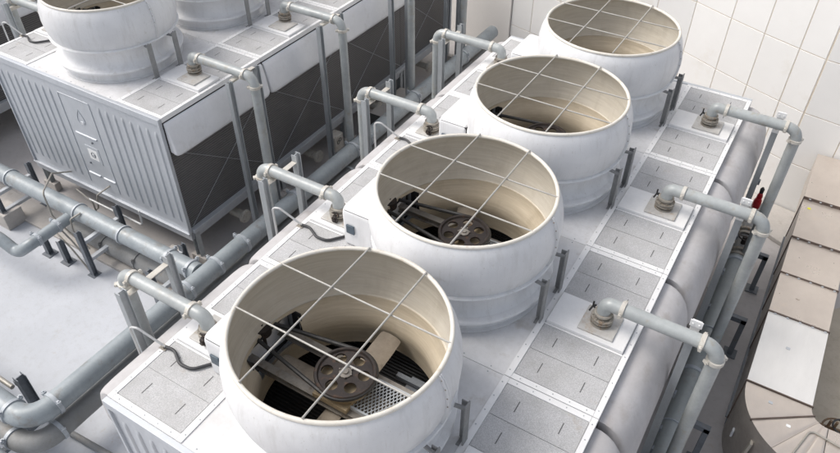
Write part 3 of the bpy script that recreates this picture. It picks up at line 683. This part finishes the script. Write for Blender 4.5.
pipe_thing('thin_pipe', [(-10.55, .46, G + .09), (-8.2, .62, G + .09)], .07, 'thin brownish pipe on the floor below the bend at lower left', 'pipedark', seg=16)
# right hand main with valve
xr, zr = 1.06, -3.34
t = pipe_thing('main_pipe', [(xr, .5, zr), (xr, 12.35, zr)], .25, 'thick grey main pipe along the floor at the right of the near row', 'pipegreen', rings=[])
for y in (4.55, 8.15, 12.2): ring_on(t, (0, y - .5, zr - G), (0, 1, 0), .25, lug=(y > 12))
for y in (6.6, 9.5): ring_on(t, (0, y - .5, zr - G), (0, 1, 0), .25, lug=False, w=.012)
t = pipe_thing('valve_section', [(xr, 12.35, zr), (xr, 14.9, zr)], .19, 'rusty flanged valve section at the far end of the right main pipe', 'pipedark', cat='valve')
for y in (12.42, 12.62, 13.35, 13.55, 14.2): ring_on(t, (0, y - 12.35, zr - G), (0, 1, 0), .23, nm='flange', mat='iron')
mb = MB(); mb.cyl((0, .55, zr - G + .15), (0, .55, zr - G + .42), .06, 12); mb.tube([(.16 * math.cos(R(30 * k)), .55 + .16 * math.sin(R(30 * k)), zr - G + .42) for k in range(12)], .018, 8, closed=True); mb.bar((-.16, .55, zr - G + .42), (.16, .55, zr - G + .42), .02, .02); mb.build('handwheel', 'pulley', t)
# L stands under the right main
def stand(y, label):
    t = thing('pipe_stand', (1.2, y, G), label, 'pipe support', 'dark steel stands under the right main pipe')
    mb = MB(); hpost(mb, .52, 0, G, -3.62, .12, .12); mb.build('leg', 'darksteel', t, off=OZ, smooth=False)
    mb = MB(); mb.box(-.46, .58, -.06, .06, -3.618, -3.60); mb.box(-.46, .58, -.06, -.044, -3.74, -3.6185); mb.build('crossbar', 'darksteel', t, off=OZ, smooth=False)
    mb = MB(); mb.box(.36, .68, -.16, .16, G + .017, G + .04); mb.build('foot_plate', 'darksteel', t, off=OZ)
    return t
for k, y in enumerate((13.31, 10.7, 7.2, 3.6)):
    stand(y, ['dark L shaped stand under the far end of the right main pipe', 'dark L shaped stand in the middle of the right main pipe', 'dark L shaped stand at the bottom edge below the nearest right elbow', 'dark stand under the right main below the bottom edge'][k]) if k < 3 else None
# left saddles
for k, y in enumerate((2.6, 7.2, 10.6, 14.2)):
    t = thing('pipe_saddle', (-10.3, y, G), ['low steel saddle under the two main pipes beside the nearest tower', 'steel saddle under the main pipes beside the second tower', 'steel saddle under the main pipes beside the third tower', 'steel saddle under the main pipes beside the farthest tower'][k], 'pipe support', 'saddles under the main pipes')
    mb = MB(); mb.box(-.5, .62, -.06, .06, .53, .62); mb.build('crossbar', 'steel', t, smooth=False)
    for x in (-.44, .56):
        mb = MB(); hpost(mb, x, 0, 0, .53, .1, .1); mb.build('post', 'steel', t, smooth=False)
# portal frames before the ribbed wall
def portal(x, y0, y1, ztop, zbar, label):
    t = thing('pipe_support', (x, y0, G), label, 'pipe support', SG)
    for y in (0, y1 - y0):
        mb = MB(); hpost(mb, 0, y, G, ztop, .16, .14); mb.build('post', 'darksteel', t, off=OZ, smooth=False)
    for z in (zbar, zbar - .62):
        mb = MB(); mb.box(-.06, .06, .075, y1 - y0 - .075, z - .10, z); mb.build('crossbar', 'galv', t, off=OZ, smooth=False)
portal(-14.3, 4.2, 5.5, -3.3, -3.68, 'dark steel portal frame with two rungs before the ribbed end wall, right one')
portal(-18.2, 4.25, 5.5, -3.3, -3.68, 'dark steel portal frame at the left edge before the ribbed end wall')
portal(-11.75, 4.3, 5.45, -3.5, -3.7, 'dark steel portal frame where the crossing pipe meets the long main')
for x, y, h, lab in ((-15.35, 4.15, .82, 'short dark steel stub post under the branch pipe, nearest the portal frame'), (-16.1, 4.1, .8, 'short dark steel stub post left of its twin under the branch pipe')):
    t = thing('stub_post', (x, y, G), lab, 'post', 'stub posts under the branch pipe'); mb = MB(); hpost(mb, 0, 0, 0, h, .16, .15); mb.build('post', 'darksteel', t, smooth=False)
    mb = MB(); mb.box(-.17, .17, -.16, .16, .0165, .03); mb.build('foot_plate', 'darksteel', t)
t = thing('stub_post', (-11.62, .47, G), 'dark square post standing inside the bend of the main pipe at lower left', 'post'); mb = MB(); hpost(mb, 0, 0, 0, 1.42, .2, .2); mb.build('post', 'darksteel', t, smooth=False); mb = MB(); mb.box(-.18, -.101, -.10, .10, 1.1, 1.25); mb.build('bracket', 'darksteel', t)
t = thing('pipe_saddle', (-11.0, -.4, G), 'dark low frame under the bend of the main pipes at lower left', 'pipe support', 'saddles under the main pipes'); mb = MB(); mb.box(-.06, .06, -1.0, .7, .50, .60); mb.build('crossbar', 'darksteel', t, smooth=False); mb = MB(); hpost(mb, 0, -.9, 0, .5, .1, .1); mb.build('post', 'darksteel', t, smooth=False)

# thin tubes before the ribbed wall
def tubes(name, paths, r, label, cat, mat='tube', seg=10, rad=.12, group=None):
    mb = MB(); p0 = paths[0][-1]
    for p in paths: mb.tube(fillet([Vector(q) - Vector((p0[0], p0[1], G)) for q in p], rad, 6) if len(p) > 2 else [Vector(q) - Vector((p0[0], p0[1], G)) for q in p], r, seg)
    o = mb.build(name, mat, None, angle=60); o.location = (p0[0], p0[1], G); return tag(o, label, cat, group)
yw = Y2 - .06
tubes('drain_tube', [[(-16.89, yw, -3.44), (-16.6, 5.3, -2.95), (-15.85, 4.5, -2.80), (-15.8, 4.46, -3.6), (-15.3, 4.5, -4.05), (-14.6, 4.5, -4.3)]], .024, 'thin bent tube from the ribbed wall over the crossing pipe to the floor', 'tube')
tubes('drain_tube', [[(-15.1, yw, -3.26), (-15.5, 5.75, -3.6), (-15.6, 5.7, -4.1), (-15.9, 5.6, -4.3)], [(-16.2, 5.6, -3.55), (-15.6, 5.6, -3.8), (-15.6, 5.6, -4.2)]], .024, 'pair of thin looped tubes between the ribbed wall and the crossing pipe', 'tube')
tubes('drain_tube', [[(-14.77, 4.72, -3.22), (-14.99, 4.5, -3.38), (-15.05, 4.48, -3.85), (-14.6, 4.45, -4.2)], [(-15.9, 4.4, -3.75), (-15.4, 4.3, -3.7), (-15.0, 4.3, -4.0), (-14.4, 4.3, -4.7)], [(-15.7, 4.3, -4.0), (-15.1, 4.25, -4.3), (-14.5, 4.2, -4.85)]], .024, 'tangle of thin tubes in front of the crossing pipe', 'tube')
tubes('tan_conduit', [[(-15.9, 5.62, -3.75), (-13.5, 5.62, -3.75), (-13.46, 5.62, -3.2)]], .030, 'straight tan conduit under the lower edge of the ribbed wall', 'conduit', 'conduit')

# cable conduits onto the deck
def cable(x, y, dy, label1):
    t = thing('cable_conduit', (x - .5, y, G), label1, 'cable', 'bent cable conduits at the left deck edges')
    MB().tube(fillet([(-.04, -.12, 3.6), (-.04, -.12, 5.26), (.12, -.08, 5.28), (.50, .02, 4.99), (.58, .03, 4.955)], .1, 6), .021, 12).build('white_conduit', 'conduit', t, angle=60)
    MB().tube(fillet([(.55, .03, 4.965), (.72, .06, 4.955), (1.0, -.10, 4.955), (1.25, -.08, 4.955), (1.48, .22, 4.955), (1.58, .38, 4.97)], .22, 8), .027, 12).build('black_sleeve', 'hose', t, angle=60)
    mb = MB(); mb.box(.44, .58, -.03, .07, 4.923, 4.935); mb.box(.48, .54, -.01, .05, 4.935, 4.99); mb.build('clip', 'iron', t)
    return t
cb = cable(-6.66, 1.12, 0, 'x')
for k in range(3):
    c = cb if k == 0 else copy_tree(cb); c.location = (-7.16, 1.12 + 3.6 * k, G); c['label'] = 'white conduit with black sleeve at the left deck edge of the %s near tower' % ORD[k]
c = copy_tree(cb); c.location = (X2 - HX - .5, Y2 + 1.0, G); c['label'] = 'bent white conduit with black sleeve behind the ribbed end wall tower, top left'

# red bottle, sticker
t = thing('air_vent', (1.02, 14.33, G), 'small red bottle shaped vent with black cap on the right main pipe', 'vent')
t.scale = (.85, .85, .96)
z = -3.15 - G
MB().lathe([(.0, z), (.03, z), (.03, z + .25), (.11, z + .27), (.125, z + .33), (.12, z + .52), (.085, z + .60), (.085, z + .70), (.06, z + .78), (.03, z + .82)], 20).build('body', 'red', t)
MB().lathe([(.0, z + .80), (.06, z + .80), (.068, z + .92), (.03, z + .98), (0, z + .98)], 16).build('cap', 'black', t)

# ------------------------------------------------------------------ clad duct at the right
ZT, ZB = -2.60, -3.95
XL, XR = 2.05, 3.30
duct = thing('clad_duct', (2.7, 12, G), 'boxy metal clad duct at the right with one bright silver section and a bend', 'duct')
dof = (-2.7, -12, -G)
ys = [7.95, 10.18, 11.62, 13.08, 14.85, 17.2]
for i in range(5):
    mb = MB(); y0, y1 = ys[i] + .012, ys[i + 1] - .012; zt = ZT + (.02 if i == 3 else 0) + (.07 if i == 4 else 0)
    nx = 6; ny = 6; vs = []
    random.seed(i + 3)
    for a in range(ny + 1):
        for b in range(nx + 1):
            e = (0 < a < ny) and (0 < b < nx)
            vs.append((XL + (XR - XL) * b / nx, y0 + (y1 - y0) * a / ny, zt + (random.uniform(-.003, .012) if e else 0)))
    mb.add(vs, [(a * (nx + 1) + b, a * (nx + 1) + b + 1, (a + 1) * (nx + 1) + b + 1, (a + 1) * (nx + 1) + b) for a in range(ny) for b in range(nx)])
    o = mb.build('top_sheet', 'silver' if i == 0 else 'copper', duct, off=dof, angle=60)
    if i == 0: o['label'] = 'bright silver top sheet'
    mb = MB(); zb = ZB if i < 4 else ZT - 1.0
    mb.box(XL + .004, XR - .004, y0, y1, zb, zt - .004); mb.build('side_sheet', 'ductside_shade' if i < 4 else 'copper', duct, off=dof, smooth=False)
for i in range(1, 5):
    mb = MB(); y = ys[i]; zt = ZT + (.02 if i >= 3 else 0) + (.045 if i >= 4 else 0)
    mb.box(XL - .02, XR + .02, y - .011, y + .011, ZB, zt + .035); mb.build('seam_flange', 'seam', duct, off=dof, smooth=False)
    for k in range(5):
        mb = MB(); mb.box(XL + .12 + k * .26, XL + .17 + k * .26, y - .045, y - .0115, zt + .003, zt + .02); mb.build('clip', 'galv', duct, off=dof, smooth=False)
mb = MB(); mb.box(XL - .02, XR + .02, 7.939, 7.961, ZB, ZT + .03); mb.build('seam_flange', 'seam', duct, off=dof, smooth=False)
for x in (XL - .03, XR + .03):
    mb = MB(); mb.box(x - .025, x + .025, 7.97, 14.8, ZB - .03, ZB + .02); mb.build('bottom_rail', 'darksteel', duct, off=dof, smooth=False)
# small marks on top
for x, y in ((2.62, 9.25), (2.55, 10.9)):
    mb = MB(); mb.box(x - .04, x + .04, y - .03, y + .03, ZT - .003, ZT + .022); mb.build('patch', 'copper' if y > 10 else 'galv', duct, off=dof, smooth=False)
# bend to the right, in mitred segments
bend = thing('duct_bend', (2.7, 7, G), 'curved mitred bend of the metal clad duct with dark outer side, bottom right', 'duct')
bo = (-2.7, -7, -G)
cx, cy = XR + .34, 7.93; ro, ri = cx - XL, .34
def arcp(r, a): return (cx - r * math.cos(a), cy - r * math.sin(a))
N = 32
for (a0, a1, mt) in ((0, .60, 'copper'), (.60, 1.0, 'copper'), (1.0, 1.32, 'copper'), (1.32, math.pi / 2, 'copper')):
    mb = MB(); n = 8; vs = []
    for k in range(n + 1):
        a = a0 + .006 + (a1 - a0 - .012) * k / n
        for q in range(5): vs.append((*arcp(ri + (ro - ri) * q / 4, a), ZT + (.012 if 0 < k < n and 0 < q < 4 else 0)))
    mb.add(vs, [(k * 5 + q, k * 5 + q + 1, (k + 1) * 5 + q + 1, (k + 1) * 5 + q) for k in range(n) for q in range(4)])
    mb.build('top_sheet', mt, bend, off=bo, angle=60)
mb = MB(); vs = []
for k in range(N + 1):
    a = math.pi / 2 * k / N; vs += [(*arcp(ro - .004, a), ZT - .003), (*arcp(ro - .004, a), ZB - .3), (*arcp(ri + .004, a), ZB - .3), (*arcp(ri + .004, a), ZT - .003)]
mb.add(vs, [(k * 4 + j, k * 4 + (j + 1) % 4, (k + 1) * 4 + (j + 1) % 4, (k + 1) * 4 + j) for k in range(N) for j in range(4)]); mb.build('side_sheet', 'ductside_shade', bend, off=bo)
mb = MB(); a = .60; p, q = arcp(ri - .02, a), arcp(ro + .02, a); mb.bar((*p, ZT), (*q, ZT), .022, .06); mb.build('seam_flange', 'seam', bend, off=bo)
for a in (1.0, 1.32):
    mb = MB(); p, q = arcp(ri, a), arcp(ro, a); mb.bar((*p, ZT + .004), (*q, ZT + .004), .014, .014); mb.build('seam_bead', 'copper', bend, off=bo)
x0 = cx + .012
mb = MB(); mb.box(x0, 5.6, cy - ro + .004, cy - ri - .004, ZB - .3, ZT - .004); mb.build('side_sheet', 'ductside_shade', bend, off=bo, smooth=False)
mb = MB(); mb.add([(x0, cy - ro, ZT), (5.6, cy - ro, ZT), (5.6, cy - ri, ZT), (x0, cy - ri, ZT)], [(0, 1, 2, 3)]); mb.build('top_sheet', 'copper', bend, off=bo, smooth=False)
for a, rr_ in ((.28, .62), (.8, .5)):
    p = arcp(ri + (ro - ri) * rr_, a); mb = MB(); mb.box(p[0] - .04, p[0] + .04, p[1] - .03, p[1] + .03, ZT - .002, ZT + .024); mb.build('patch', 'galv' if a < .5 else 'label', bend, off=bo, smooth=False)
mb = MB(); p = arcp(ro + .02, .42); mb.box(p[0] - .02, p[0] + .02, p[1] - .05, p[1] + .05, ZB + .35, ZB + .55); mb.build('side_patch', 'galv', bend, off=bo)
mb = MB(); p = arcp(ro + .05, .75); mb.bar((p[0], p[1], ZB + .1), (p[0] + .05, p[1] - .02, ZT - .35), .12, .05); mb.build('hanger', 'tube', bend, off=bo)
for i, (x, y) in enumerate(((2.25, 8.6), (3.1, 8.6), (2.25, 11.0), (3.1, 11.0), (2.25, 13.6), (3.1, 13.6), (2.25, 16.2))):
    mb = MB(); hpost(mb, x, y, G, ZB if y < 15 else ZT - 1.0, .1, .1); mb.build('leg', 'darksteel', duct, off=dof, smooth=False)
for i, (x, y) in enumerate(((3.0, 6.9), (5.2, 6.3))):
    mb = MB(); hpost(mb, x, y, G, ZB - .3, .1, .1); mb.build('leg', 'darksteel', bend, off=bo, smooth=False)
st = MB(); st.box(2.2, 2.28, 14.43, 14.50, ZT + .0305, ZT + .033); tag(st.build('sticker', 'yellow', smooth=False), 'tiny yellow sticker on a corner of the metal clad duct', 'sticker')
tubes('thin_conduit', [[(3.9, 7.25, ZT + .03), (3.35, 7.35, ZT + .03), (3.1, 6.5, ZT + .03), (3.0, 5.9, ZT + .03)]], .02, 'thin grey conduit lying over the duct bend', 'conduit', 'tube')
# rusty pipework on the stained floor
t = thing('pipe_stand', (3.98, 9.0, G), 'rusty twin pipe stand with a black hose loop at the right edge', 'pipe stand')
for x, y in ((0, 0), (.12, .02)):
    mb = MB(); mb.cyl((x, y, 0), (x, y, 1.0), .03, 12); mb.build('pipe', 'rust', t)
mb = MB(); mb.bar((-.15, .0, .75), (.3, .05, .75), .04, .06); mb.build('crossbar', 'rust', t)
mb = MB(); mb.tube([(.30 + .22 * math.cos(R(18 * k)), .1 + .22 * math.sin(R(18 * k)), .80 + .003 * k) for k in range(26)], .022, 10); mb.build('hose', 'hose', t)
mb = MB(); mb.tube([(.26 + .33 * math.cos(R(15 * k)), .15 + .33 * math.sin(R(15 * k)), .6) for k in range(0, 14)], .022, 10); mb.build('loop_pipe', 'rust', t)
mb = MB(); mb.box(.15, .75, -.35, .0, 0, .42); mb.build('box', 'rust', t, bevel=.01)

# pale concrete blocks before the end wall, seen between the pipes
for x, y, lab in ((-18.3, 4.4, 'pale concrete block on the floor at the left edge, below the crossing pipe'), (-12.5, 5.6, 'pale concrete block below the ribbed wall near its right corner')):
    mb = MB(); mb.box(-.32, .32, -.3, .3, 0, .55); o = mb.build('concrete_block', 'concrete', bevel=.02); o.location = (x, y, G); tag(o, lab, 'concrete block')
mb = MB(); mb.box(-.45, .45, -1.1, 1.1, 0, .55); o = mb.build('concrete_block', 'concrete', bevel=.02); o.location = (-11.55, 15.6, G); tag(o, 'long low concrete block between the tower rows near their far end', 'concrete block')
t = thing('pump_box', (-11.5, 14.0, G), 'black boxy pump housing on the ground between the rows, far end', 'pump')
mb = MB(); mb.box(-.3, .3, -.35, .35, .12, .75); mb.build('housing', 'black', t, bevel=.04)
mb = MB(); mb.box(-.36, .36, -.42, .42, 0, .119); mb.build('base', 'concrete', t, bevel=.01)
mb = MB(); mb.cyl((.3, 0, .45), (.52, 0, .45), .12, 20); mb.cyl((.5, 0, .45), (.56, 0, .45), .19, 20); mb.build('outlet', 'clamp', t)
# junk box between the rows
t = thing('junction_box', (-11.5, 11.95, G), 'pale junction box with black symbol between the tower rows', 'box')
mb = MB(); mb.box(-.17, .17, -.22, .22, .75, 1.3); mb.build('box', 'clamp', t, bevel=.01)
mb = MB(); mb.cyl((0, 0, 0), (0, 0, .75), .04, 10); mb.build('post', 'steel', t)
mb = MB(); mb.tube([(.172, -.05 + .06 * math.cos(R(30 * k)), 1.06 + .06 * math.sin(R(30 * k))) for k in range(12)], .01, 6, closed=True); mb.tube([(.172, .05 + .06 * math.cos(R(30 * k)), 1.12 + .06 * math.sin(R(30 * k))) for k in range(12)], .01, 6, closed=True); mb.build('symbol', 'black', t)

# ------------------------------------------------------------------ light
w = bpy.data.worlds.new('World'); S.world = w; w.use_nodes = True; nt = w.node_tree
bg = nt.nodes['Background']; sky = nt.nodes.new('ShaderNodeTexSky'); sky.sky_type = 'NISHITA'; sky.sun_disc = False
SUN_EL, SUN_AZ = 52, math.degrees(math.atan2(-.92, -.33))     # azimuth measured from +y towards +x
sky.sun_elevation = R(SUN_EL); sky.sun_rotation = R(SUN_AZ)
sky.air_density = 1.0; sky.dust_density = 4.0; sky.ozone_density = .6; sky.altitude = 0
hs_ = nt.nodes.new('ShaderNodeHueSaturation'); hs_.inputs['Saturation'].default_value = .42   # thin cloud: the blue is washed out
nt.links.new(sky.outputs[0], hs_.inputs['Color']); nt.links.new(hs_.outputs[0], bg.inputs[0]); bg.inputs[1].default_value = .15
sun = bpy.data.lights.new('sun', 'SUN'); sun.energy = 1.3; sun.angle = R(30); sun.color = (1, .95, .88)
so = bpy.data.objects.new('sun', sun); COL.objects.link(so)
az, el = R(SUN_AZ), R(SUN_EL); to = Vector((math.sin(az) * math.cos(el), math.cos(az) * math.cos(el), math.sin(el)))
so.rotation_euler = to.to_track_quat('Z', 'Y').to_euler(); so.location = (0, 0, 30)

# ------------------------------------------------------------------ camera
yaw, pit, roll = -.5444, .7211, .0035
fw = Vector((math.sin(yaw) * math.cos(pit), math.cos(yaw) * math.cos(pit), -math.sin(pit))); rt = Vector((math.cos(yaw), -math.sin(yaw), 0)); up = rt.cross(fw)
c, s = math.cos(roll), math.sin(roll); rt, up = rt * c + up * s, up * c - rt * s
cam = bpy.data.cameras.new('camera'); co = bpy.data.objects.new('camera', cam); COL.objects.link(co)
mt = Matrix((rt, up, -fw)).transposed().to_4x4(); mt.translation = (.8186, -2.9928, 9.2333); co.matrix_world = mt
cam.sensor_width = 36; cam.lens = 36 * 700.03 / 840; cam.clip_start = .05; cam.clip_end = 500
S.camera = co
v = S.view_settings; v.view_transform = 'Standard'; v.look = 'None'; v.exposure = 0.38; v.gamma = 1; v.use_curve_mapping = False
